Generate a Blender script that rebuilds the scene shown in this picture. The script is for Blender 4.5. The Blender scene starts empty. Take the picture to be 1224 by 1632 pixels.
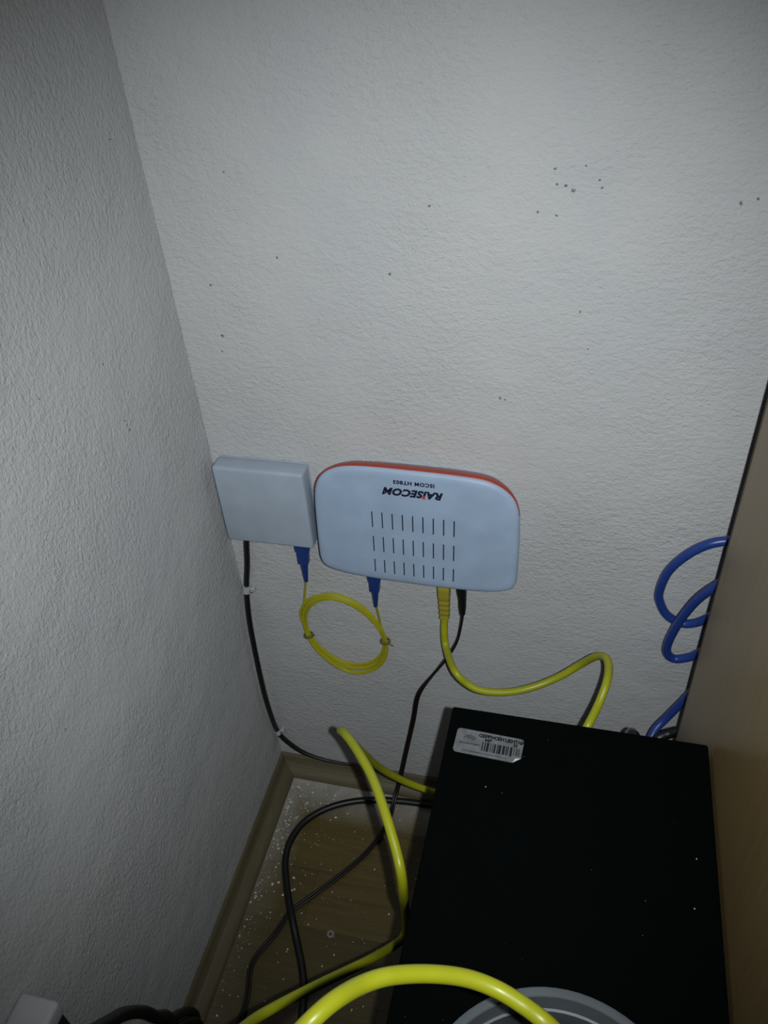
import bpy, bmesh, math, random
from mathutils import Vector, Matrix
random.seed(7)
C = bpy.context.scene.collection
S = bpy.context.scene

# ---------------------------------------------------------------- camera
CAM = Vector((0.337, -0.58, 0.942))
RIGHT = Vector((0.970766, 0.231817, -0.062242))
DOWN = Vector((0.098881, -0.622519, -0.776333))
FWD = Vector((-0.218714, 0.747483, -0.627242))
cd = bpy.data.cameras.new('camera')
cam = bpy.data.objects.new('camera', cd); C.objects.link(cam)
m = Matrix((RIGHT, -DOWN, -FWD)).transposed().to_4x4()
m.translation = CAM
cam.matrix_world = m
cd.sensor_fit = 'VERTICAL'; cd.sensor_height = 32.0; cd.lens = 1300.0 / 1632.0 * 32.0
cd.clip_start = 0.01
S.camera = cam

# ---------------------------------------------------------------- world, flash, exposure
w = bpy.data.worlds.new('room_ambient'); S.world = w; w.use_nodes = True
bg = w.node_tree.nodes['Background']
bg.inputs['Color'].default_value = (1.0, 0.93, 0.86, 1); bg.inputs['Strength'].default_value = 0.003
ld = bpy.data.lights.new('phone_flash', 'SPOT')
ld.energy = 15.8; ld.color = (0.93, 0.98, 1.0); ld.shadow_soft_size = 0.0035
ld.spot_size = math.radians(91); ld.spot_blend = 1.0
flash = bpy.data.objects.new('phone_flash', ld); C.objects.link(flash)
flash.location = CAM + RIGHT * 0.0215 - FWD * 0.002
aim = FWD
flash.rotation_euler = aim.to_track_quat('-Z', 'Y').to_euler()
S.view_settings.view_transform = 'Standard'; S.view_settings.look = 'None'
S.view_settings.gamma = 1.0; S.view_settings.use_curve_mapping = False
S.view_settings.exposure = 0.0

# ---------------------------------------------------------------- materials
def mat(name, col, rough=0.5, spec=0.5, metal=0.0):
    M = bpy.data.materials.new(name); M.use_nodes = True
    b = M.node_tree.nodes['Principled BSDF']
    b.inputs['Base Color'].default_value = (*col, 1); b.inputs['Roughness'].default_value = rough
    b.inputs['Specular IOR Level'].default_value = spec; b.inputs['Metallic'].default_value = metal
    return M
def N(M, t, **kw):
    n = M.node_tree.nodes.new(t)
    for k, v in kw.items():
        if k in n.inputs: n.inputs[k].default_value = v
        else: setattr(n, k, v)
    return n
def L(M, a, b): M.node_tree.links.new(a, b)
def P(M): return M.node_tree.nodes['Principled BSDF']
def noise(M, scale, detail=3, rough=0.55, stretch=(1, 1, 1), rot=(0, 0, 0), dist=0.0):
    tc = N(M, 'ShaderNodeTexCoord'); mp = N(M, 'ShaderNodeMapping')
    mp.inputs['Scale'].default_value = stretch; mp.inputs['Rotation'].default_value = rot
    n = N(M, 'ShaderNodeTexNoise'); n.inputs['Scale'].default_value = scale; n.inputs['Detail'].default_value = detail
    n.inputs['Roughness'].default_value = rough; n.inputs['Distortion'].default_value = dist
    L(M, tc.outputs['Object'], mp.inputs['Vector']); L(M, mp.outputs['Vector'], n.inputs['Vector'])
    return n
def ramp(M, src, stops):
    r = N(M, 'ShaderNodeValToRGB')
    while len(r.color_ramp.elements) < len(stops): r.color_ramp.elements.new(0.5)
    for e, (p, c) in zip(r.color_ramp.elements, stops): e.position = p; e.color = (*c, 1)
    L(M, src, r.inputs['Fac']); return r
def mixc(M, fac, a, b):
    x = N(M, 'ShaderNodeMix', data_type='RGBA')
    for s, v in ((x.inputs['Factor'], fac), (x.inputs['A'], a), (x.inputs['B'], b)): pass
    def setv(sock, v):
        if hasattr(v, 'is_linked'): L(M, v, sock)
        elif isinstance(v, (int, float)): sock.default_value = v
        else: sock.default_value = (*v, 1)
    setv(x.inputs[0], fac); setv(x.inputs[6], a); setv(x.inputs[7], b)
    return x.outputs[2]
def math_(M, op, a, b=None):
    x = N(M, 'ShaderNodeMath', operation=op)
    for i, v in enumerate((a, b)):
        if v is None: continue
        if hasattr(v, 'is_linked'): L(M, v, x.inputs[i])
        else: x.inputs[i].default_value = v
    return x.outputs[0]
def bump(M, h, strength, dist):
    b = N(M, 'ShaderNodeBump'); b.inputs['Strength'].default_value = strength; b.inputs['Distance'].default_value = dist
    L(M, h, b.inputs['Height']); L(M, b.outputs['Normal'], P(M).inputs['Normal'])

def plaster(name, spots, stretch, rot, str_=0.8):
    M = mat(name, (0.46, 0.46, 0.455), 0.75, 0.25)
    a = noise(M, 1.0, 4, 0.62, stretch, rot, 0.25)
    c = noise(M, 480, 3, 0.65)
    d = noise(M, 28, 2, 0.5)
    h = math_(M, 'ADD', math_(M, 'MULTIPLY', a.outputs['Fac'], 1.0), math_(M, 'MULTIPLY', c.outputs['Fac'], 0.48))
    patch = ramp(M, noise(M, 6, 2).outputs['Fac'], [(0.35, (0.45, 0.45, 0.45)), (0.65, (1, 1, 1))]).outputs[0]
    h = math_(M, 'MULTIPLY', h, patch)
    h = math_(M, 'ADD', h, math_(M, 'MULTIPLY', d.outputs['Fac'], 0.9))
    bump(M, h, str_, 0.0022)
    big = noise(M, 5, 3, 0.6)
    col = ramp(M, big.outputs['Fac'], [(0.3, (0.452, 0.460, 0.468)), (0.7, (0.494, 0.494, 0.490))]).outputs[0]
    # sparse grey nicks in the paint
    tc = N(M, 'ShaderNodeTexCoord')
    v = N(M, 'ShaderNodeTexVoronoi'); v.inputs['Scale'].default_value = 26; L(M, tc.outputs['Object'], v.inputs['Vector'])
    near = math_(M, 'LESS_THAN', v.outputs['Distance'], 0.028)
    sep = N(M, 'ShaderNodeSeparateColor'); L(M, v.outputs['Color'], sep.inputs[0])
    pick = math_(M, 'GREATER_THAN', sep.outputs[0], 0.80)
    fac = math_(M, 'MULTIPLY', math_(M, 'MULTIPLY', near, pick), 0.55)
    # chips seen on the wall
    wob = noise(M, 900, 2, 0.6)
    for (x, y, z, r) in spots:
        vd = N(M, 'ShaderNodeVectorMath', operation='DISTANCE'); L(M, tc.outputs['Object'], vd.inputs[0])
        vd.inputs[1].default_value = (x, y, z)
        dd = math_(M, 'ADD', vd.outputs['Value'], math_(M, 'MULTIPLY', math_(M, 'SUBTRACT', wob.outputs['Fac'], 0.5), r * 2.2))
        fac = math_(M, 'MAXIMUM', fac, math_(M, 'MULTIPLY', math_(M, 'LESS_THAN', dd, r * 0.62), 0.85))
    L(M, mixc(M, fac, col, (0.10, 0.105, 0.12)), P(M).inputs['Base Color'])
    return M
BACK_SPOTS = [(0.314,0,0.759,.0016),(0.319,0,0.756,.0022),(0.326,0,0.772,.0012),(0.336,0,0.763,.0012),(0.338,0,0.758,.0012),(0.306,0,0.770,.0014),
    (0.308,0,0.760,.0012),(0.219,0,0.744,.0015),(0.187,0,0.692,.0017),(0.097,0,0.702,.0014),(0.037,0,0.632,.0020),(0.065,0,0.766,.0012),(0.036,0,0.677,.0016),
    (0.309,0,0.739,.0014),(0.296,0,0.741,.0013),(0.427,0,0.749,.0020),(0.437,0,0.752,.0015),(0.274,0,0.589,.0018),(0.278,0,0.588,.0012),(0.331,0,0.668,.0013)]
LEFT_SPOTS = [(0,-0.114,0.616,.0014),(0,-0.112,0.606,.0018),(0,-0.113,0.611,.0012),(0,-0.142,0.545,.0014),(0,-0.119,0.667,.0014),(0,-0.035,0.798,.0013)]
m_wall_back = plaster('back_wall_plaster', BACK_SPOTS, (150, 150, 240), (0, math.radians(10), 0), 0.9)
m_wall_left = plaster('left_wall_plaster', LEFT_SPOTS, (220, 290, 190), (math.radians(-15), 0, 0), 1.0)

def wood(name, c1, c2, stretch, rough, dust=False, spec=0.4):
    M = mat(name, c1, rough, spec)
    a = noise(M, 1.0, 5, 0.6, stretch, dist=0.8)
    col = ramp(M, a.outputs['Fac'], [(0.3, c1), (0.72, c2)]).outputs[0]
    oi = N(M, 'ShaderNodeObjectInfo')
    hs = N(M, 'ShaderNodeHueSaturation'); L(M, col, hs.inputs['Color'])
    v = N(M, 'ShaderNodeMapRange'); v.inputs['To Min'].default_value = 0.72; v.inputs['To Max'].default_value = 1.18
    L(M, oi.outputs['Random'], v.inputs['Value']); L(M, v.outputs[0], hs.inputs['Value'])
    col = hs.outputs['Color']
    if dust:
        g = N(M, 'ShaderNodeNewGeometry'); sp = N(M, 'ShaderNodeSeparateXYZ'); L(M, g.outputs['Position'], sp.inputs[0])
        n2 = N(M, 'ShaderNodeTexNoise'); n2.inputs['Scale'].default_value = 45; n2.inputs['Detail'].default_value = 5; L(M, g.outputs['Position'], n2.inputs['Vector'])
        n3 = N(M, 'ShaderNodeTexNoise'); n3.inputs['Scale'].default_value = 900; n3.inputs['Detail'].default_value = 2; L(M, g.outputs['Position'], n3.inputs['Vector'])
        dx = math_(M, 'SUBTRACT', 1.0, math_(M, 'MULTIPLY', math_(M, 'SUBTRACT', sp.outputs[0], 0.02), 26.0))
        dy = math_(M, 'SUBTRACT', 1.0, math_(M, 'MULTIPLY', math_(M, 'SUBTRACT', math_(M, 'MULTIPLY', sp.outputs[1], -1.0), 0.02), 19.0))
        fade = math_(M, 'SUBTRACT', 1.0, math_(M, 'MULTIPLY', sp.outputs[1], -4.2))
        dx = math_(M, 'MULTIPLY', dx, math_(M, 'MAXIMUM', fade, 0.12))
        t = math_(M, 'MAXIMUM', math_(M, 'MAXIMUM', dx, dy), 0.0)
        t = math_(M, 'MULTIPLY', t, math_(M, 'ADD', n2.outputs['Fac'], 0.35))
        t = math_(M, 'MINIMUM', math_(M, 'MULTIPLY', t, math_(M, 'ADD', n3.outputs['Fac'], 0.4)), 0.85)
        col = mixc(M, t, col, (0.42, 0.41, 0.38))
    L(M, col, P(M).inputs['Base Color'])
    bump(M, a.outputs['Fac'], 0.15, 0.0006)
    return M
m_plank = wood('laminate_plank', (0.0705, 0.0516, 0.0146), (0.1101, 0.0808, 0.0241), (9, 190, 40), 0.42, True)
m_joint = mat('floor_underlay', (0.03, 0.02, 0.012), 0.9)
m_skirt = wood('skirting_wood', (0.1135, 0.0937, 0.0511), (0.1533, 0.1277, 0.0766), (14, 14, 160), 0.5)
m_panel = wood('beech_laminate', (0.175, 0.118, 0.050), (0.215, 0.152, 0.068), (160, 160, 9), 0.30, False, 0.26)
m_edge = mat('dark_edge_band', (0.045, 0.028, 0.018), 0.5)
def plastic(name, col, rough=0.45, spec=0.5, grain=0.0):
    M = mat(name, col, rough, spec)
    n = noise(M, 1500 if grain else 60, 2)
    c2 = tuple(min(1, x * 0.90) for x in col)
    L(M, ramp(M, noise(M, 35, 3).outputs['Fac'], [(0.35, c2), (0.65, col)]).outputs[0], P(M).inputs['Base Color'])
    if grain: bump(M, n.outputs['Fac'], grain, 0.0003)
    return M
m_white = plastic('white_box_plastic', (0.3476, 0.4068, 0.4807), 0.5, 0.4, 0.10)
m_modem = plastic('modem_shell_plastic', (0.3326, 0.4309, 0.5746), 0.5, 0.4, 0.12)
m_orange = plastic('orange_translucent_plastic', (0.3839, 0.0372, 0.0136), 0.35)
m_ink = mat('black_ink', (0.006, 0.008, 0.03), 0.6)
m_redink = mat('red_ink', (0.45, 0.06, 0.03), 0.6)
m_palemark = mat('pale_ink', (0.75, 0.62, 0.55), 0.6)
m_dark = mat('dark_void', (0.012, 0.016, 0.03), 0.8)
m_yellow = plastic('yellow_cable_jacket', (0.3354, 0.3526, 0.0108), 0.38)
m_yplug = plastic('yellow_boot_rubber', (0.3122, 0.2668, 0.0255), 0.5)
m_fibre = plastic('yellow_fibre_jacket', (0.3860, 0.3626, 0.0117), 0.4)
m_tie = plastic('olive_tie', (0.1204, 0.1144, 0.0181), 0.6)
m_blue = plastic('blue_cable_jacket', (0.0170, 0.0482, 0.2384), 0.35)
m_bconn = plastic('blue_connector_plastic', (0.0108, 0.0361, 0.1806), 0.4)
m_black = plastic('black_cable_jacket', (0.0052, 0.0052, 0.0057), 0.42)
m_brown = plastic('black_brown_twin_lead', (0.0103, 0.0067, 0.0062), 0.4)
m_clip = plastic('clip_plastic', (0.4128, 0.4128, 0.4266), 0.5)
m_steel = mat('nail_steel', (0.25, 0.25, 0.26), 0.4, 0.5, 0.9)
m_case = plastic('black_case_paint', (0.0009, 0.0017, 0.0016), 0.75, 0.035, 0.25)
m_bezel = plastic('black_bezel_plastic', (0.012, 0.012, 0.013), 0.5)
m_rear = plastic('grey_rear_steel', (0.16, 0.16, 0.17), 0.45)
m_foil = mat('silver_sticker', (0.2, 0.21, 0.22), 0.6, 0.3)
L(m_foil, ramp(m_foil, noise(m_foil, 180, 3).outputs['Fac'], [(0.35, (0.10, 0.106, 0.112)), (0.65, (0.145, 0.151, 0.158))]).outputs[0], P(m_foil).inputs['Base Color'])
m_bar = mat('barcode_ink', (0.012, 0.013, 0.014), 0.8, 0.1)
m_sink = mat('sticker_ink', (0.004, 0.004, 0.005), 0.8, 0.05)
m_foilback = mat('sticker_back', (0.6450, 0.6622, 0.6880), 0.4)
m_ring = plastic('grey_base_plastic', (0.1238, 0.1424, 0.1548), 0.45)
m_well = plastic('dark_base_plastic', (0.0181, 0.0217, 0.0258), 0.45)
m_grey = plastic('grey_plug_plastic', (0.0602, 0.0602, 0.0632), 0.5)
m_crumb = mat('plaster_crumb', (0.6880, 0.6708, 0.6192), 0.7)
m_washer = plastic('pale_washer_plastic', (0.2064, 0.1926, 0.1651), 0.5)

# ---------------------------------------------------------------- builders
ORG = {}
def mk(name, geo, material, parent=None, smooth=True, loc=None):
    """one mesh object; geo is (verts, faces) in world space"""
    vs, fs = geo
    o0 = ORG[parent.name] if parent else Vector(loc if loc is not None else (0, 0, 0))
    me = bpy.data.meshes.new(name)
    me.from_pydata([tuple(Vector(v) - o0) for v in vs], [], fs); me.update()
    bm = bmesh.new(); bm.from_mesh(me); bmesh.ops.recalc_face_normals(bm, faces=bm.faces); bm.to_mesh(me); bm.free()
    o = bpy.data.objects.new(name, me); C.objects.link(o)
    if material: me.materials.append(material)
    if smooth:
        for p in me.polygons: p.use_smooth = True
        me.set_sharp_from_angle(angle=math.radians(38))
    if parent: o.parent = parent
    else: o.location = o0
    ORG[o.name] = o0
    return o
def root(name, loc, label, cat, group=None):
    o = bpy.data.objects.new(name, None); C.objects.link(o); o.location = loc; o.empty_display_size = 0.02
    ORG[o.name] = Vector(loc); tag(o, label, cat, group); return o
def tag(o, label, cat, group=None):
    o['label'] = label; o['category'] = cat
    if group: o['group'] = group
    return o
def join(*geos):
    V, F = [], []
    for v, f in geos:
        k = len(V); V += list(v); F += [tuple(i + k for i in q) for q in f]
    return V, F
def box(a, b, bev=0.0):
    bm = bmesh.new(); bmesh.ops.create_cube(bm, size=1)
    a, b = Vector(a), Vector(b)
    for v in bm.verts: v.co = Vector(((a[i] + b[i]) / 2 + v.co[i] * abs(b[i] - a[i]) for i in range(3)))
    if bev: bmesh.ops.bevel(bm, geom=list(bm.edges), offset=bev, segments=3, profile=0.5, affect='EDGES')
    bm.verts.index_update()
    g = ([v.co.copy() for v in bm.verts], [tuple(v.index for v in f.verts) for f in bm.faces]); bm.free(); return g
def spline(pts, seg=6, closed=False):
    p = [Vector(q) for q in pts]; n = len(p); out = []
    rng = range(n) if closed else range(n - 1)
    for i in rng:
        if closed: a, b, c, d = p[i - 1], p[i], p[(i + 1) % n], p[(i + 2) % n]
        else: a, b, c, d = p[max(i - 1, 0)], p[i], p[i + 1], p[min(i + 2, n - 1)]
        for k in range(seg):
            t = k / seg
            out.append(0.5 * ((2 * b) + (c - a) * t + (2 * a - 5 * b + 4 * c - d) * t * t + (3 * b - a - 3 * c + d) * t ** 3))
    if not closed: out.append(p[-1])
    return out
def frames(path, hint=None, closed=False):
    n = len(path); T = []
    for i in range(n):
        if closed: t = path[(i + 1) % n] - path[i - 1]
        else: t = path[min(i + 1, n - 1)] - path[max(i - 1, 0)]
        T.append(t.normalized() if t.length > 1e-9 else Vector((0, 0, 1)))
    h = Vector(hint) if hint else (Vector((0, 0, 1)) if abs(T[0].z) < 0.8 else Vector((0, 1, 0)))
    u = (h - T[0] * h.dot(T[0])).normalized(); U = [u]
    for i in range(1, n):
        u = u - T[i] * u.dot(T[i]); u.normalize(); U.append(u)
    return T, U
def tube(path, r, n=12, closed=False, radii=None):
    T, U = frames(path, None, closed); V, F = [], []
    for i, p in enumerate(path):
        a = U[i]; b = T[i].cross(a); rr = radii[i] if radii else r
        for k in range(n):
            q = 2 * math.pi * k / n
            V.append(p + a * math.cos(q) * rr + b * math.sin(q) * rr)
    m_ = len(path)
    for i in range(m_ if closed else m_ - 1):
        j = (i + 1) % m_
        for k in range(n): F.append((i * n + k, i * n + (k + 1) % n, j * n + (k + 1) % n, j * n + k))
    if not closed:
        F.append(tuple(range(n - 1, -1, -1))); F.append(tuple((m_ - 1) * n + k for k in range(n)))
    return V, F
def loft(path, sizes, side=(1, 0, 0), n=20, power=4.0):
    """super-elliptic sections (width along side, depth across) along a path"""
    V, F = [], []; path = [Vector(p) for p in path]
    T, _ = frames(path)
    for i, (p, (a, b)) in enumerate(zip(path, sizes)):
        s = Vector(side); s = (s - T[i] * s.dot(T[i])).normalized(); d = T[i].cross(s)
        for k in range(n):
            q = 2 * math.pi * k / n; c, e = math.cos(q), math.sin(q)
            V.append(p + s * (math.copysign(abs(c) ** (2 / power), c) * a / 2) + d * (math.copysign(abs(e) ** (2 / power), e) * b / 2))
    for i in range(len(path) - 1):
        for k in range(n): F.append((i * n + k, i * n + (k + 1) % n, (i + 1) * n + (k + 1) % n, (i + 1) * n + k))
    F.append(tuple(range(n - 1, -1, -1))); F.append(tuple((len(path) - 1) * n + k for k in range(n)))
    return V, F
def lathe(c, prof, n=72, close=True):
    V, F = [], []
    for r, z in prof:
        for k in range(n):
            q = 2 * math.pi * k / n; V.append(Vector((c[0] + r * math.cos(q), c[1] + r * math.sin(q), c[2] + z)))
    m_ = len(prof)
    for i in range(m_ if close else m_ - 1):
        j = (i + 1) % m_
        for k in range(n): F.append((i * n + k, i * n + (k + 1) % n, j * n + (k + 1) % n, j * n + k))
    return V, F
def text_geo(s, size, fn, bold=0.0, shear=0.0, align='CENTER', spacing=1.0, depth=0.00012):
    """letters as thin raised print; fn maps (u, v, h) to world"""
    cu = bpy.data.curves.new('t', 'FONT'); cu.body = s; cu.size = size; cu.offset = bold; cu.shear = shear
    cu.align_x = align; cu.align_y = 'CENTER'; cu.extrude = depth; cu.resolution_u = 3; cu.space_character = spacing
    o = bpy.data.objects.new('t', cu); C.objects.link(o)
    dg = bpy.context.evaluated_depsgraph_get(); dg.update()
    me = bpy.data.meshes.new_from_object(o.evaluated_get(dg))
    g = ([fn(v.co.x, v.co.y, v.co.z) for v in me.vertices], [tuple(p.vertices) for p in me.polygons])
    bpy.data.objects.remove(o); bpy.data.curves.remove(cu); bpy.data.meshes.remove(me)
    return g
def struct(o): o['kind'] = 'structure'; return o

# ---------------------------------------------------------------- cable paths (world metres)
PATHS = {
    'drop': [(0.0232, -0.0080, 0.4155), (0.0204, -0.0080, 0.3999), (0.0149, -0.0060, 0.3692), (0.0071, -0.0050, 0.3320), (0.0060, -0.0125, 0.2935), (0.0060, -0.0168, 0.2411), (0.0060, -0.0188, 0.1763), (0.0060, -0.0155, 0.1237), (0.0047, -0.0060, 0.0773), (0.0147, -0.0060, 0.0586), (0.0337, -0.0060, 0.0405), (0.0575, -0.0046, 0.0300), (0.0800, -0.0030, 0.0256), (0.1050, -0.0018, 0.0238), (0.1400, -0.0016, 0.0234), (0.1800, -0.0016, 0.0234), (0.2300, -0.0016, 0.0234), (0.2900, -0.0016, 0.0234)],
    'ynet1': [(0.2265, -0.0160, 0.3859), (0.2274, -0.0160, 0.3645), (0.2273, -0.0180, 0.3398), (0.2272, -0.0220, 0.3256), (0.2303, -0.0300, 0.3095), (0.2443, -0.0626, 0.3155), (0.2582, -0.0680, 0.3042), (0.2738, -0.0687, 0.2980), (0.2978, -0.0637, 0.2955), (0.3212, -0.0549, 0.2978), (0.3441, -0.0465, 0.3079), (0.3631, -0.0442, 0.3279), (0.3746, -0.0539, 0.3521), (0.3824, -0.0658, 0.3672), (0.3855, -0.0807, 0.3723), (0.3842, -0.0999, 0.3737), (0.3790, -0.1166, 0.3636), (0.3710, -0.1374, 0.3576), (0.3645, -0.1420, 0.3384), (0.3589, -0.1418, 0.3087)],
    'yloop': [(0.2485, -0.0924, 0.1350), (0.2318, -0.0949, 0.1459), (0.2154, -0.0982, 0.1556), (0.1940, -0.1060, 0.1777), (0.1768, -0.1224, 0.2199), (0.1696, -0.1496, 0.2857), (0.1674, -0.1728, 0.3385), (0.1676, -0.1852, 0.3635), (0.1765, -0.1988, 0.3809), (0.1910, -0.2162, 0.3902), (0.2119, -0.2435, 0.3982), (0.2283, -0.2703, 0.4004), (0.2415, -0.2929, 0.3927), (0.2486, -0.3068, 0.3817), (0.2477, -0.3046, 0.3448), (0.2384, -0.2747, 0.2561), (0.2324, -0.2583, 0.1901), (0.2302, -0.2661, 0.1815), (0.2271, -0.2876, 0.2128), (0.2194, -0.3161, 0.2533), (0.2096, -0.3346, 0.2745), (0.1901, -0.3610, 0.2976), (0.1719, -0.3848, 0.3155), (0.1617, -0.4051, 0.3347), (0.1646, -0.4458, 0.3968), (0.2050, -0.4831, 0.4977), (0.2394, -0.4902, 0.5649), (0.2525, -0.4834, 0.5892), (0.2602, -0.4763, 0.5981), (0.2671, -0.4662, 0.5966), (0.2746, -0.4547, 0.5870), (0.2843, -0.4470, 0.5816), (0.2984, -0.4395, 0.5728), (0.3137, -0.4348, 0.5652), (0.3272, -0.4346, 0.5606), (0.3396, -0.4384, 0.5598), (0.3498, -0.4429, 0.5588), (0.3579, -0.4438, 0.5470), (0.3654, -0.4399, 0.5172), (0.3713, -0.4407, 0.4822), (0.3760, -0.4470, 0.4530), (0.3755, -0.4590, 0.4325), (0.3720, -0.4760, 0.4297), (0.3640, -0.4900, 0.4297)],
    'power': [(0.2441, -0.0180, 0.3907), (0.2453, -0.0180, 0.3696), (0.2451, -0.0170, 0.3483), (0.2432, -0.0140, 0.3294), (0.2377, -0.0090, 0.2974), (0.2261, -0.0060, 0.2659), (0.2100, -0.0050, 0.2332), (0.1964, -0.0050, 0.2063), (0.1897, -0.0050, 0.1845), (0.1846, -0.0050, 0.1482), (0.1754, -0.0050, 0.0963), (0.1698, -0.0080, 0.0638), (0.1649, -0.0105, 0.0348), (0.1615, -0.0210, 0.0177), (0.1593, -0.0351, 0.0080), (0.1583, -0.0532, 0.0040), (0.1519, -0.0801, 0.0040), (0.1363, -0.1120, 0.0040), (0.1078, -0.1492, 0.0040), (0.0840, -0.1768, 0.0040), (0.0716, -0.1926, 0.0040), (0.0637, -0.2178, 0.0040), (0.0526, -0.2408, 0.0040), (0.0493, -0.2575, 0.0040), (0.0545, -0.2772, 0.0040), (0.0572, -0.2935, 0.0040), (0.0566, -0.3119, 0.0040), (0.0562, -0.3457, 0.0040), (0.0583, -0.3834, 0.0040)],
    'floorc': [(0.2634, -0.0217, 0.0055), (0.2322, -0.0253, 0.0055), (0.2005, -0.0272, 0.0055), (0.1684, -0.0291, 0.0055), (0.1366, -0.0336, 0.0055), (0.1057, -0.0424, 0.0055), (0.0769, -0.0580, 0.0055), (0.0549, -0.0809, 0.0055), (0.0458, -0.1083, 0.0055), (0.0475, -0.1325, 0.0055), (0.0563, -0.1560, 0.0055), (0.0703, -0.1840, 0.0100), (0.0801, -0.2010, 0.0120), (0.0912, -0.2210, 0.0070), (0.1045, -0.2444, 0.0055), (0.1143, -0.2681, 0.0055), (0.1213, -0.2984, 0.0055), (0.1270, -0.3363, 0.0055)],
    'blue': [(0.5047, -0.0350, 0.4846), (0.4869, -0.0250, 0.4842), (0.4699, -0.0200, 0.4789), (0.4543, -0.0200, 0.4725), (0.4398, -0.0180, 0.4564), (0.4288, -0.0130, 0.4309), (0.4255, -0.0090, 0.4023), (0.4284, -0.0070, 0.3862), (0.4370, -0.0060, 0.3700), (0.4507, -0.0060, 0.3615), (0.4617, -0.0080, 0.3656), (0.4714, -0.0120, 0.3783), (0.4843, -0.0250, 0.4100), (0.4890, -0.0450, 0.4530), (0.4779, -0.0500, 0.4701), (0.4658, -0.0460, 0.4537), (0.4537, -0.0360, 0.4234), (0.4458, -0.0270, 0.3875), (0.4412, -0.0200, 0.3505), (0.4426, -0.0170, 0.3306), (0.4513, -0.0160, 0.3222), (0.4638, -0.0180, 0.3298), (0.4722, -0.0240, 0.3445), (0.4845, -0.0400, 0.3608), (0.4870, -0.0450, 0.3456), (0.4733, -0.0400, 0.3169), (0.4638, -0.0340, 0.2828), (0.4533, -0.0340, 0.2555), (0.4435, -0.0420, 0.2432), (0.4377, -0.0550, 0.2314), (0.4319, -0.0700, 0.2194)],
    'blk2': [(0.4331, -0.0600, 0.2105), (0.4381, -0.0550, 0.2283), (0.4461, -0.0500, 0.2403), (0.4564, -0.0450, 0.2444), (0.4696, -0.0450, 0.2509), (0.4888, -0.0450, 0.2416), (0.5063, -0.0450, 0.2094)],
    'grey': [(0.4135, -0.1000, 0.2832), (0.4106, -0.1050, 0.3076), (0.4117, -0.1100, 0.3213), (0.4145, -0.1150, 0.3243), (0.4176, -0.1200, 0.3127)],
    'fib1': [(0.0812, -0.0110, 0.3646), (0.0757, -0.0080, 0.3398), (0.0704, -0.0060, 0.3152), (0.0656, -0.0050, 0.2917)],
    'fib2': [(0.1548, -0.0140, 0.3437), (0.1547, -0.0100, 0.3276), (0.1551, -0.0060, 0.3064), (0.1577, -0.0050, 0.2872)],
    'conn1': [(0.0827, -0.0110, 0.4072), (0.0818, -0.0110, 0.3849), (0.0808, -0.0110, 0.3609)],
    'conn2': [(0.1568, -0.0160, 0.3832), (0.1556, -0.0160, 0.3655), (0.1549, -0.0150, 0.3410)],
    'coil': [(0.0677, -0.0050, 0.2971), (0.0722, -0.0050, 0.3145), (0.0830, -0.0050, 0.3278), (0.0993, -0.0050, 0.3353), (0.1151, -0.0050, 0.3343), (0.1315, -0.0050, 0.3259), (0.1443, -0.0050, 0.3130), (0.1541, -0.0050, 0.2964), (0.1585, -0.0050, 0.2774), (0.1565, -0.0050, 0.2566), (0.1466, -0.0050, 0.2377), (0.1303, -0.0050, 0.2256), (0.1117, -0.0050, 0.2238), (0.0940, -0.0050, 0.2330), (0.0794, -0.0050, 0.2492), (0.0701, -0.0050, 0.2703)],
    'bund': [(0.0300, -0.4297, 0.2904), (0.0300, -0.4047, 0.2523), (0.0300, -0.3881, 0.2263), (0.0300, -0.3748, 0.1933), (0.0350, -0.3700, 0.1721), (0.0300, -0.3576, 0.1327), (0.0200, -0.3505, 0.0464)],
    'bund2': [(0.0300, -0.3818, 0.1541), (0.0300, -0.3584, 0.1262), (0.0300, -0.3446, 0.1054), (0.0300, -0.3337, 0.0816), (0.0320, -0.3331, 0.0653), (0.0340, -0.3446, 0.0546), (0.0340, -0.3650, 0.0498)],
    'mark': [(0.0063, -0.0040, 0.3299), (0.0035, -0.0040, 0.0743), (0.1247, -0.2032, 0.0000)],
}

# ================================================================ the room
struct(mk('wall_back', box((-0.12, 0, -0.02), (1.3, 0.1, 1.9)), m_wall_back, None, False))
struct(mk('wall_left', box((-0.12, -1.4, -0.02), (0, 0, 1.9)), m_wall_left, None, False))
floor = struct(mk('floor', box((0, -1.4, -0.04), (1.3, 0, -0.008)), m_joint, None, False))
# laminate boards, each with its own edges
row_h, ln = 0.066, 0.30
r_ = 0; y = -0.003
while y > -0.62:
    x = -0.21 * (r_ % 3) * 0.5 - 0.0001
    while x < 0.62:
        a, b = max(x, 0.001), min(x + ln, 0.70)
        if b - a > 0.02:
            mk('plank', box((a + 0.0001, y - row_h + 0.0001, -0.008), (b - 0.0001, y - 0.0001, 0.0), 0.00012), m_plank, floor, False)
        x += ln
    y -= row_h; r_ += 1
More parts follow.
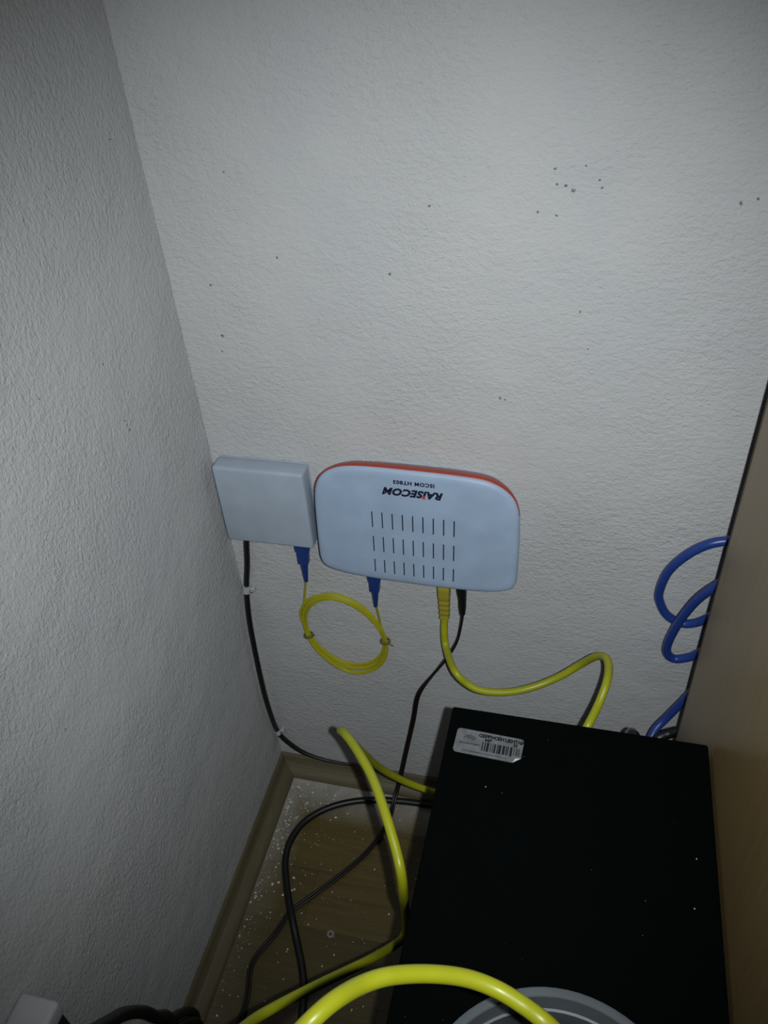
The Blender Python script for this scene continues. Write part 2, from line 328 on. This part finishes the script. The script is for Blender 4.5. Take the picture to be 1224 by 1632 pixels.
# coved skirting, mitred in the corner
prof = [(0, 0.0255), (0.0020, 0.0262), (0.0032, 0.0252), (0.0040, 0.0215), (0.0056, 0.0165), (0.0082, 0.0128), (0.0098, 0.0120), (0.0112, 0.0122),
        (0.0150, 0.0098), (0.0182, 0.0072), (0.0198, 0.0046), (0.0202, 0.0002), (0, 0.0002)]
def skirt(fn0, fn1):
    V = [fn0(n, z) for n, z in prof] + [fn1(n, z) for n, z in prof]; k = len(prof)
    F = [(i, (i + 1) % k, k + (i + 1) % k, k + i) for i in range(k)] + [tuple(range(k - 1, -1, -1)), tuple(range(k, 2 * k))]
    return V, F
struct(mk('baseboard_back', skirt(lambda n, z: Vector((n, -n, z)), lambda n, z: Vector((0.74, -n, z))), m_skirt))
struct(mk('baseboard_left', skirt(lambda n, z: Vector((n, -n, z)), lambda n, z: Vector((n, -1.2, z))), m_skirt))

# ================================================================ desk side panel
d = root('desk_side_panel', (0.4655, -0.40, 0), 'light beech desk side panel standing beside the black computer', 'desk')
mk('panel_board', box((0.4565, -0.76, 0.0), (0.4745, -0.0795, 0.74), 0.0004), m_panel, d, False)
mk('edge_band', box((0.4562, -0.0795, 0.0), (0.4748, -0.0770, 0.74), 0.0005), m_edge, d, False)

# ================================================================ computer tower
X0, X1, Y0, Y1, ZT = 0.2645, 0.4540, -0.655, -0.184, 0.42
pc = root('computer_tower', ((X0 + X1) / 2, (Y0 + Y1) / 2, 0), 'black steel computer tower with a silver sticker on its top', 'computer')
mk('case_cover', box((X0, Y0 + 0.03, 0.012), (X1, Y1, ZT), 0.0022), m_case, pc)
mk('rear_panel', box((X0 + 0.008, Y1 - 0.004, 0.02), (X1 - 0.008, Y1 + 0.0015, ZT - 0.008), 0.0006), m_rear, pc, False)
mk('front_bezel', box((X0 - 0.002, Y0, 0.010), (X1 + 0.001, Y0 + 0.0298, ZT + 0.001), 0.006), m_bezel, pc)
for fx in (X0 + 0.025, X1 - 0.025):
    for fy in (Y0 + 0.06, Y1 - 0.05):
        mk('foot', lathe((fx, fy, 0), [(0, 0), (0.011, 0), (0.012, 0.003), (0.010, 0.0118), (0, 0.0118)], 16, False), m_bezel, pc)
# sticker: rounded foil label with a lifted corner
sa, sb = Vector((0.2712, -0.2252, ZT)), Vector((0.2734, -0.2038, ZT))
eu = (Vector((0.3206, -0.2271, ZT)) - sa).normalized(); ev = Vector((-eu.y, eu.x, 0)).normalized()
SW, SH = 0.0505, 0.0215
def on_st(u, v, h=0.0): return sa + eu * u + ev * v + Vector((0, 0, 0.00025 + h))
def rrect(w_, h_, r, n=5, cut=0.0):
    pts = []
    for cx, cy, a0 in ((w_ - r, h_ - r, 0), (r, h_ - r, 90), (r, r, 180)):
        for k in range(n + 1):
            q = math.radians(a0 + 90 * k / n); pts.append((cx + r * math.cos(q), cy + r * math.sin(q)))
    pts += [(w_ - cut * 1.25, 0), (w_ - 0.0003, cut)]
    return pts
pts = rrect(SW, SH, 0.0028, 5, 0.0048)
k = len(pts)
geo = ([on_st(u, v, -0.0002) for u, v in pts] + [on_st(u, v, 0.00005) for u, v in pts],
       [tuple(range(k)), tuple(range(k, 2 * k))] + [(i, (i + 1) % k, k + (i + 1) % k, k + i) for i in range(k)])
st = mk('sticker', geo, m_foil, pc, False); st['label'] = 'silver service sticker with barcode and lifted corner'
c0, c1, c2 = (SW - 0.0060, 0.0), (SW - 0.0003, 0.0048), (SW - 0.0040, 0.0040)
V = [on_st(*c0, 0.0001), on_st(*c1, 0.0001), on_st(SW - 0.0042, 0.0026, 0.0020), on_st(*c0, -0.0001), on_st(*c1, -0.0001), on_st(SW - 0.0042, 0.0026, 0.0017)]
mk('curled_corner', (V, [(0, 1, 2), (3, 5, 4), (0, 3, 4, 1), (1, 4, 5, 2), (2, 5, 3, 0)]), m_foilback, st, False)
def st_fn(u0, v0): return lambda u, v, h: on_st(u0 + u, v0 + v, 0.0001 + h * 0.3)
mk('sticker_heading', text_geo('СЕРВИСЕН ЦЕНТАР', 0.0037, st_fn(0.0338, 0.0178), 0.00018, 0, 'CENTER', 0.92), m_sink, st, False)
mk('sticker_number', text_geo('047', 0.0032, st_fn(0.0243, 0.0146), 0.00016), m_sink, st, False)
mk('sticker_number', text_geo('10', 0.0032, st_fn(0.0445, 0.0146), 0.00016), m_sink, st, False)
bars = []; u = 0.0205; rb = random.Random(3)
while u < SW - 0.0012:
    wd = rb.choice((0.0005, 0.0008, 0.0012, 0.0017))
    lo = 0.0050 if u < SW - 0.008 else 0.0062
    if u + wd < SW - 0.0006: bars.append(([on_st(a, b, h) for h in (0.00006, 0.00012) for a, b in ((u, lo), (u + wd, lo), (u + wd, 0.0128), (u, 0.0128))],
        [(0, 1, 2, 3), (4, 5, 6, 7), (0, 1, 5, 4), (1, 2, 6, 5), (2, 3, 7, 6), (3, 0, 4, 7)]))
    u += wd + rb.choice((0.0004, 0.0007, 0.0011))
mk('barcode', join(*bars), m_bar, st, False)
logo = []
for rr, a0, a1 in ((0.0042, 20, 165), (0.0030, 5, 150), (0.0019, 0, 140)):
    pth = [on_st(0.0105 + rr * 1.15 * math.cos(math.radians(a)), 0.0122 + rr * math.sin(math.radians(a)), 0.0001) for a in range(a0, a1, 12)]
    logo.append(tube(pth, 0.00022, 5))
mk('swirl_logo', join(*logo), m_bar, st)
def scribble(u0, u1, v, h_, seed):
    q = random.Random(seed); out = []; u = u0
    while u < u1:
        wd = q.uniform(0.0003, 0.0007)
        hh = h_ * q.uniform(0.6, 1.0)
        out.append(([on_st(a, b, h) for h in (0.00006, 0.00012) for a, b in ((u, v), (u + wd, v), (u + wd, v + hh), (u, v + hh))],
            [(0, 1, 2, 3), (4, 5, 6, 7), (0, 1, 5, 4), (1, 2, 6, 5), (2, 3, 7, 6), (3, 0, 4, 7)]))
        u += wd + q.uniform(0.0002, 0.0004)
    return join(*out)
mk('small_print', scribble(0.0035, 0.0185, 0.0086, 0.0013, 1), m_bar, st, False)
mk('small_print', scribble(0.0070, 0.0400, 0.0024, 0.0007, 2), m_bar, st, False)

# ================================================================ fibre wall box
fb = root('fibre_wall_box', (0.0535, 0, 0.4165), 'small square white plastic junction box on the wall beside the corner', 'junction box')
mk('back_plate', box((0.0088, -0.0018, 0.4166), (0.0982, -0.0002, 0.5059), 0.0004), m_white, fb)
mk('cover', box((0.0082, -0.0215, 0.4160), (0.0988, -0.0019, 0.5065), 0.0032), m_white, fb)

# ================================================================ modem, hung upside down
MC, ANG = Vector((0.2046, 0, 0.4650)), math.radians(1.2)
def md(u, v, y):
    return Vector((MC.x + u * math.cos(ANG) + v * math.sin(ANG), y, MC.z - u * math.sin(ANG) + v * math.cos(ANG)))
half = [(0, 0.0668), (0.025, 0.0667), (0.045, 0.0660), (0.060, 0.0645), (0.071, 0.0612), (0.080, 0.0555), (0.0865, 0.0480), (0.0905, 0.0385), (0.0925, 0.027),
        (0.0935, 0.010), (0.0940, -0.010), (0.0943, -0.030), (0.0942, -0.045), (0.0930, -0.0525), (0.0895, -0.0578), (0.083, -0.0612), (0.070, -0.0643), (0.050, -0.0662), (0.025, -0.0672), (0, -0.0674)]
full = half + [(-a, b) for a, b in half[-2:0:-1]]
ol = [(p.x, p.y) for p in spline([(a, b, 0) for a, b in full], 4, True)]
def inset(ol, d_):
    n = len(ol); out = []
    for i in range(n):
        a, b = Vector((*ol[i - 1], 0)), Vector((*ol[(i + 1) % n], 0)); t = (b - a).normalized()
        nn = Vector((-t.y, t.x, 0))
        p = Vector((*ol[i], 0))
        if nn.dot(-p) < 0: nn = -nn
        out.append((p.x + nn.x * d_, p.y + nn.y * d_))
    return out
def shell(levels, lo_cap=True, hi_cap=True):
    V, F = [], []; n = len(ol)
    for y, d_ in levels:
        V += [md(u, v, y) for u, v in inset(ol, d_)]
    for i in range(len(levels) - 1):
        for k in range(n): F.append((i * n + k, i * n + (k + 1) % n, (i + 1) * n + (k + 1) % n, (i + 1) * n + k))
    if lo_cap: F.append(tuple(range(n)))
    if hi_cap: F.append(tuple((len(levels) - 1) * n + k for k in range(n)))
    return V, F
mo = root('modem', (MC.x, 0, MC.z - 0.067), 'white optical modem with an orange band hanging upside down on the wall', 'modem')
mk('back_shell', shell([(-0.0002, 0.0175), (-0.003, 0.0165), (-0.0105, 0.0112), (-0.0115, 0.0104)]), m_modem, mo)
mk('seam', shell([(-0.0113, 0.0118), (-0.0125, 0.0118)]), m_dark, mo)
cov = mk('front_cover', shell([(-0.0122, 0.0098), (-0.0135, 0.0086), (-0.0220, 0.0035), (-0.0280, 0.0008), (-0.0312, 0.0), (-0.0332, 0.0005), (-0.0348, 0.0018), (-0.0356, 0.0040), (-0.0360, 0.0080)]), m_modem, mo)
# vents cut through the face
cut = []; dark = []
for ci in range(9):
    u = -0.0387 + ci * 0.00935
    for v0, v1 in ((0.0190, -0.0005), (-0.0100, -0.0297), (-0.0387, -0.0560)):
        q = [(u - 0.0006, v1), (u + 0.0006, v1), (u + 0.0006, v0), (u - 0.0006, v0)]
        cut.append(([md(a, b, -0.040) for a, b in q] + [md(a, b, -0.0318) for a, b in q], [(0, 1, 2, 3), (4, 5, 6, 7), (0, 1, 5, 4), (1, 2, 6, 5), (2, 3, 7, 6), (3, 0, 4, 7)]))
        q2 = [(u - 0.00055, v1 + 0.0001), (u + 0.00055, v1 + 0.0001), (u + 0.00055, v0 - 0.0001), (u - 0.00055, v0 - 0.0001)]
        dark.append(([md(a, b, -0.0348) for a, b in q2] + [md(a, b, -0.0320) for a, b in q2], [(0, 1, 2, 3), (4, 5, 6, 7), (0, 1, 5, 4), (1, 2, 6, 5), (2, 3, 7, 6), (3, 0, 4, 7)]))
co = mk('cutter', join(*cut), None, None, False)
bo = cov.modifiers.new('b', 'BOOLEAN'); bo.object = co; bo.operation = 'DIFFERENCE'; bo.solver = 'EXACT'
bpy.context.view_layer.update(); dg = bpy.context.evaluated_depsgraph_get(); dg.update()
nm = bpy.data.meshes.new_from_object(cov.evaluated_get(dg)); cov.modifiers.remove(bo)
cov.data = nm
bpy.data.objects.remove(co)
mk('vent_slot_shade', join(*dark), m_dark, mo, False)  # near-black fill in the open slots, shade of the holes put into colour
# orange band round the top edge
n = len(ol); idx = [i for i in range(n) if ol[i][1] > 0.030]
idx = sorted(idx, key=lambda i: ol[i][0])
V, F = [], []
lv = [(-0.0123, 0.0096), (-0.0135, 0.0083), (-0.0220, 0.0032), (-0.0280, 0.0004), (-0.0316, -0.0004), (-0.0326, -0.0001)]
insets = [inset(ol, d_) for _, d_ in lv]
for i in idx:
    for (y, _), ins in zip(lv, insets): V.append(md(*ins[i], y))
w5 = len(lv)
for a in range(len(idx) - 1):
    for b in range(w5 - 1): F.append((a * w5 + b, a * w5 + b + 1, (a + 1) * w5 + b + 1, (a + 1) * w5 + b))
band = mk('orange_band', (V, F), m_orange, mo); band['label'] = 'orange translucent light strip'
sol = band.modifiers.new('s', 'SOLIDIFY'); sol.thickness = 0.0008; sol.offset = -1
def face_fn(u0, v0, y=-0.0361): return lambda a, b, h: md(u0 - a, v0 - b, y - h)
mk('model_text', text_geo('ISCOM HT803', 0.0054, face_fn(0.0005, 0.0553), 0.00022, 0, 'CENTER', 1.13), m_ink, mo, False)
full_t = text_geo('RAISECOM', 0.0104, face_fn(0.0, 0.0447), 0.00054, 0.30, 'CENTER', 1.07)
mk('brand_text', full_t, m_ink, mo, False)
# the red foot of the letter I
q = [(0.0074, 0.0400), (0.0098, 0.0397), (0.0108, 0.0399), (0.0096, 0.0434), (0.0081, 0.0439)]
kq = len(q)
mk('brand_accent', ([md(a, b, -0.0361) for a, b in q] + [md(a, b, -0.03635) for a, b in q], [tuple(range(kq)), tuple(range(kq, 2 * kq))] + [(i, (i + 1) % kq, kq + (i + 1) % kq, kq + i) for i in range(kq)]), m_redink, mo, False)
def band_fn(u0):
    def f(a, b, h):
        yy = -0.0180 - b; u = u0 - a
        i = min(range(n), key=lambda i_: (abs(ol[i_][0] - u) + (10 if ol[i_][1] < 0.03 else 0)))
        t_ = (-yy - 0.0135) / 0.0145; dd = 0.0083 + (0.0004 - 0.0083) * t_ - 0.0009 * math.sin(math.pi * min(max(t_, 0), 1))
        return md(u, ol[i][1] - dd + 0.00012 + h, yy)
    return f
mk('light_label', text_geo('LAN1  LAN2  LAN3  LAN4', 0.0029, band_fn(-0.0330), 0.00004), m_palemark, band, False)
for j, u0 in enumerate((0.0035, 0.0125, 0.0220)):
    V = []
    for a in (-0.0028, -0.0014, 0, 0.0014, 0.0028):
        for yy in (-0.0008, 0.0): V.append(band_fn(u0)(a, yy, 0.0))
    mk('light_mark', (V, [(2 * i, 2 * i + 1, 2 * i + 3, 2 * i + 2) for i in range(4)]), m_palemark, band, False)

# ================================================================ fibre patch cord with coil
pcord = root('fibre_patch_cord', (0.113, -0.005, 0.224), 'thin yellow fibre cord coiled below the white boxes with two blue connectors', 'cable')
def sc(path, s=1.0):
    p = [Vector(a) for a in path]; a, b = p[0], p[-1]; ax = (b - a)
    at = lambda t: a + ax * t
    body = join(loft([at(-0.06), at(0.0), at(0.0), at(0.07), at(0.07), at(0.42)],
                     [(0.0150 * s, 0.009), (0.0150 * s, 0.009), (0.0140 * s, 0.009), (0.0140 * s, 0.009), (0.0118 * s, 0.0088), (0.0108 * s, 0.0085)], power=8))
    return body, [at(t) for t in (0.40, 0.44, 0.46, 0.60, 0.80, 1.0)]
for nm_, s in (('conn1', 1.0), ('conn2', 0.9)):
    g, bp = sc(PATHS[nm_], s)
    c = mk('connector', g, m_bconn, pcord); c['label'] = 'blue fibre connector'
    mk('boot', tube(bp, 0.004, 14, False, [0.0046 * s, 0.0044 * s, 0.0042 * s, 0.0036 * s, 0.0029 * s, 0.0021 * s]), m_bconn, c)
base = [Vector(p) for p in PATHS['coil']]; cen = sum(base, Vector()) / len(base)
loops = []; rc = random.Random(5)
turns = 11; prev = []
pts = []
for t in range(turns):
    sc_ = 1.0 + rc.uniform(-0.11, 0.10); ox, oz = rc.uniform(-0.0016, 0.0016), rc.uniform(-0.0016, 0.0016); dy = rc.uniform(-0.0035, 0.003)
    nb = len(base)
    for i, p in enumerate(base):
        # strands are gathered where the ties hold them
        g = 1.0
        for k_ in (15, 8):
            dd = min(abs(i - k_), nb - abs(i - k_)); g = min(g, 0.40 + 0.20 * dd)
        q = cen + (p - cen) * (1 + (sc_ - 1) * g)
        pts.append(Vector((q.x + ox * g, p.y + dy * g, q.z + oz * g)))
f1 = [Vector(p) for p in PATHS['fib1']]; f2 = [Vector(p) for p in PATHS['fib2']]
strand = f1[:-1] + pts + [p + Vector((0, -0.002, 0)) for p in base[:8]] + f2[:-1][::-1]
for p in strand: p.y = min(p.y, -0.0014)
mk('fibre', tube(spline(strand, 4), 0.00118, 8), m_fibre, pcord)
for i, (k_, ang) in enumerate(((15, 0.0), (8, 0.0))):
    c = base[k_]; t = (base[(k_ + 1) % 16] - base[k_ - 1]).normalized(); nrm = Vector((0, 1, 0)); s_ = t.cross(nrm)
    ring = [c + s_ * (0.0050 * math.cos(q * math.pi / 10)) + nrm * (0.0040 * math.sin(q * math.pi / 10)) for q in range(20)]
    tail = [c + s_ * 0.0042 * (1 if i else -1) + Vector((0, -0.003, 0)), c + s_ * 0.0072 * (1 if i else -1) + t * 0.0012 + Vector((0, -0.0035, 0)), c + s_ * 0.0092 * (1 if i else -1) + t * 0.003 + Vector((0, -0.003, 0))]
    for r in ring: r.y = min(r.y, -0.001)
    mk('twist_tie', join(tube([r + t * 0.0007 for r in ring], 0.0010, 8, True), tube([r - t * 0.0010 for r in ring], 0.0010, 8, True), tube(tail, 0.0008, 8)), m_tie, pcord)

# ================================================================ cables
R0 = 0.0037
yc = root('network_cable', PATHS['ynet1'][0], 'yellow network cable plugged under the modem and sagging across the wall', 'cable')
mk('cord', tube(spline(PATHS['ynet1'], 8), R0, 14), m_yellow, yc)
a, b = Vector((0.2268, -0.0165, 0.3965)), Vector(PATHS['ynet1'][2]) + Vector((0, 0, 0.002))
st_, sz = [], []
for i in range(33):
    t = i / 32; wv = 0.0135 - 0.0035 * t
    if 0.12 < t < 0.22: wv -= 0.0022
    if t > 0.45: wv -= 0.0016 * (int((t - 0.45) * 16) % 2)
    st_.append(a + (b - a) * t); sz.append((wv, wv * 0.9))
pl = mk('plug_boot', loft(st_, sz, power=5), m_yplug, yc); pl['label'] = 'yellow ribbed plug boot'

yl = mk('network_cable', tube(spline(PATHS['yloop'], 8), R0, 14), m_yellow, None, True, PATHS['yloop'][0])
tag(yl, 'yellow network cable rising in a loop left of the computer and arching over it', 'cable')

pw = root('power_cable', PATHS['power'][0], 'black twin power lead from the modem down to the floor', 'cable')
sp_ = spline(PATHS['power'], 8); T, U = frames(sp_, (1, 0, 0))
# the two cores lie side by side against wall and floor
A_, B_ = [], []
for i, p in enumerate(sp_):
    k_ = min(max((p.z - 0.17) / 0.09, 0), 1)
    s = T[i].cross(Vector((0, -1, 0)) if p.z > 0.03 else Vector((0, 0, 1))).normalized()
    s = (s * (1 - k_) + Vector((0, -1, 0)) * k_).normalized() * 0.00150
    A_.append(p + s); B_.append(p - s)
for _ in range(3):
    A_ = [A_[0]] + [(A_[i - 1] + A_[i] * 2 + A_[i + 1]) / 4 for i in range(1, len(A_) - 1)] + [A_[-1]]
    B_ = [B_[0]] + [(B_[i - 1] + B_[i] * 2 + B_[i + 1]) / 4 for i in range(1, len(B_) - 1)] + [B_[-1]]
mk('twin_lead', join(tube(A_, 0.00165, 10), tube(B_, 0.00165, 10)), m_brown, pw)
pp = [Vector(p) for p in PATHS['power'][:4]]
top = pp[0] + Vector((0, 0, 0.010))
mk('power_plug', loft([top, pp[0], pp[0] * 0.5 + pp[1] * 0.5, pp[1], pp[1] * 0.5 + pp[2] * 0.5, pp[2]], [(0.0098, 0.0098), (0.0098, 0.0098), (0.0096, 0.0096), (0.0078, 0.0078), (0.0076, 0.0076), (0.0058, 0.0056)], power=2.4), m_black, pw)

dp = spline(PATHS['drop'], 8)
dc = mk('fibre_drop_cable', tube(dp, 0.0030, 12, False, [0.0031 if q.z > 0.05 else max(0.0017, 0.0031 - (q.x - 0.02) * 0.022) for q in dp]), m_black, None, True, PATHS['drop'][0])
tag(dc, 'black drop cable from the junction box down the wall corner behind the skirting', 'cable')
fc = mk('floor_cable', tube(spline(PATHS['floorc'], 8), 0.0042, 12), m_black, None, True, PATHS['floorc'][0])
tag(fc, 'black round cable curving over the dusty floor from behind the computer', 'cable')
bc = mk('network_cable', tube(spline(PATHS['blue'], 8), 0.0042, 14), m_blue, None, True, PATHS['blue'][0])
tag(bc, 'blue network cable looped behind the desk panel', 'cable')
b2 = mk('power_cable', tube(spline(PATHS['blk2'], 8), 0.0052, 12), m_black, None, True, PATHS['blk2'][0])
tag(b2, 'short bit of black cable below the blue cable at the desk panel', 'cable')
gp = root('cable_plug', PATHS['grey'][0], 'dark grey plug showing above the rear edge of the computer', 'plug')
g5 = [Vector(p) for p in PATHS['grey']]
mk('plug_body', tube(spline([g5[0] + Vector((0, 0, -0.05))] + g5[:3], 6), 0.0055, 14), m_grey, gp)
mk('cord', tube(spline(g5[2:] + [g5[4] + Vector((0.002, -0.006, -0.05))], 6), 0.0042, 12), m_black, gp)

# clips with nails
for i, (c, ax, lab) in enumerate(((Vector((0.0071, -0.0050, 0.3318)), Vector((0.15, 0.10, 1)), 'white cable clip just below the junction box'),
                             (Vector((0.0050, -0.0060, 0.0775)), Vector((-0.45, 0.15, 1)), 'white cable clip low in the corner above the skirting'))):
    ax.normalize(); s = ax.cross(Vector((0, 1, 0))).normalized(); o_ = Vector((0, -1, 0))
    o_ = (o_ - ax * o_.dot(ax)).normalized()
    cl = root('cable_clip', c, lab, 'cable clip')
    hh = 0.0046 if i == 0 else 0.0030
    V, F = [], []; nn = 14
    for z in (-hh, hh):
        for rr in (0.0031, 0.0046):
            for k in range(nn):
                q = math.pi * (k / (nn - 1)) ; V.append(c + ax * z + s * (rr * math.cos(q)) + o_ * (rr * math.sin(q)))
    def I(z, r, k): return (z * 2 + r) * nn + k
    for k in range(nn - 1):
        F += [(I(0, 1, k), I(0, 1, k + 1), I(1, 1, k + 1), I(1, 1, k)), (I(0, 0, k), I(1, 0, k), I(1, 0, k + 1), I(0, 0, k + 1)),
              (I(0, 0, k), I(0, 0, k + 1), I(0, 1, k + 1), I(0, 1, k)), (I(1, 0, k), I(1, 1, k), I(1, 1, k + 1), I(1, 0, k + 1))]
    mk('clip_saddle', (V, F), m_clip, cl)
    nb = c + s * -0.0062
    if i == 0: nb = c + s * (-0.0066 if s.x < 0 else 0.0066)
    nb = Vector((max(nb.x, 0.0036), c.y, nb.z))
    mk('nail_block', loft([nb + Vector((0, 0.0045, 0)), nb + Vector((0, -0.0015, 0)), nb + Vector((0, -0.0022, 0))], [(0.0052, 0.0064), (0.0052, 0.0064), (0.0042, 0.0052)]), m_clip, cl)
    mk('nail', tube([nb + Vector((0, -0.0020, 0)), nb + Vector((0, -0.0034, 0)), nb + Vector((0, -0.0040, 0))], 0.0016, 12, False, [0.0017, 0.0017, 0.0012]), m_steel, cl)

# ================================================================ round base on the computer
rcx, rcy = 0.3635, -0.4550
rb_ = root('round_base', (rcx, rcy, ZT), 'round grey plastic base with raised rim lying on the computer', 'base')
mk('rim', lathe((rcx, rcy, ZT), [(0.0745, 0.0002), (0.0752, 0.012), (0.0746, 0.0190), (0.0730, 0.0202), (0.0702, 0.0202), (0.0694, 0.0194), (0.0684, 0.0060), (0.0670, 0.0056), (0.0670, 0.0002)]), m_ring, rb_)
mk('well', lathe((rcx, rcy, ZT), [(0, 0.0003), (0.0668, 0.0003), (0.0668, 0.0050), (0.0530, 0.0055), (0, 0.0055)], 72, False), m_well, rb_)
mk('inner_ridge', lathe((rcx, rcy, ZT), [(0.0555, 0.0056), (0.0555, 0.0150), (0.0550, 0.0156), (0.0541, 0.0156), (0.0536, 0.0150), (0.0510, 0.0056)]), m_ring, rb_)

# ================================================================ bottom left corner
ws = root('wall_socket_box', (0.016, -0.48, 0.30), 'pale plastic socket box on the left wall at the lower left corner', 'socket')
geo = box((0.0002, -0.54, 0.326), (0.0305, -0.4215, 0.3430), 0.0035)
mk('lid', geo, m_clip, ws)
mk('body', box((0.0002, -0.538, 0.285), (0.029, -0.4235, 0.3258), 0.002), m_bezel, ws)
ca = root('cable_bundle', (0.05, -0.42, 0), 'tangle of black cords against the left wall beside the skirting at the bottom edge', 'cable')
mk('cord', tube(spline(PATHS['bund'] + [(0.03, -0.37, 0.005), (0.06, -0.42, 0.0055)], 8), 0.0052, 12), m_black, ca)
mk('cord', tube(spline([(p[0] + 0.009, p[1] - 0.012, p[2] - 0.004) for p in PATHS['bund'][:-1]] + [(0.05, -0.40, 0.02), (0.08, -0.44, 0.0055)], 8), 0.0048, 12), m_black, ca)
mk('cord', tube(spline(PATHS['bund2'] + [(0.04, -0.385, 0.04), (0.05, -0.41, 0.0055), (0.08, -0.43, 0.0055)], 8), 0.0042, 12), m_black, ca)
mk('cord', tube(spline([(p[0] + 0.006, p[1] - 0.006, p[2] - 0.004) for p in PATHS['bund2'][:-1]] + [(0.05, -0.40, 0.02), (0.06, -0.44, 0.0055)], 8), 0.0040, 12), m_black, ca)

# ================================================================ crumbs and washer
wa = mk('washer', lathe((0.1247, -0.2032, 0.0001), [(0.0018, 0), (0.0042, 0), (0.0044, 0.0006), (0.0040, 0.0011), (0.0021, 0.0011), (0.0018, 0.0008)], 28), m_washer, None, True, (0.1247, -0.2032, 0))
tag(wa, 'tiny pale washer lying on the floorboards', 'washer')
q = random.Random(11); V, F = [], []
def crumb(x, y, z, s):
    k = len(V)
    for dx, dy, dz in ((1, 0, 0), (-1, 0, 0), (0, 1, 0), (0, -1, 0), (0, 0, 1), (0, 0, -0.2)):
        V.append(Vector((x + dx * s * q.uniform(.6, 1.2), y + dy * s * q.uniform(.6, 1.2), z + dz * s * q.uniform(.6, 1.1))))
    for t in ((0, 2, 4), (2, 1, 4), (1, 3, 4), (3, 0, 4), (2, 0, 5), (1, 2, 5), (3, 1, 5), (0, 3, 5)): F.append(tuple(k + i for i in t))
for _ in range(850):
    u = q.random()
    if u < 0.50: x, y = 0.022 + q.expovariate(55), -0.03 - q.expovariate(9)
    elif u < 0.72: x, y = q.uniform(0.03, 0.26), -0.022 - q.expovariate(32)
    else: x, y = q.uniform(0.03, 0.26), -q.uniform(0.02, 0.45)
    if x > 0.262 or y < -0.5: continue
    s = min(0.00022 + q.expovariate(2300), 0.0017)
    crumb(x, y, 0.0001, s)
cr = mk('plaster_crumbs', (V, F), m_crumb, None, False); cr['kind'] = 'stuff'
cr['label'] = 'white plaster crumbs scattered over the floor near the skirting'; cr['category'] = 'debris'
V, F = [], []
for (x, y) in ((0.3245, -0.4315), (0.438, -0.3095), (0.441, -0.2760), (0.2995, -0.25)): crumb(x, y, ZT + 0.0001, 0.0006)
for _ in range(22): crumb(q.uniform(X0 + .01, X1 - .01), q.uniform(-0.5, -0.2), ZT + 0.00005, q.uniform(0.00008, 0.0002))
du = mk('dust_specks', (V, F), m_crumb, None, False); du['kind'] = 'stuff'
du['label'] = 'pale dust specks on the top of the black computer'; du['category'] = 'dust'
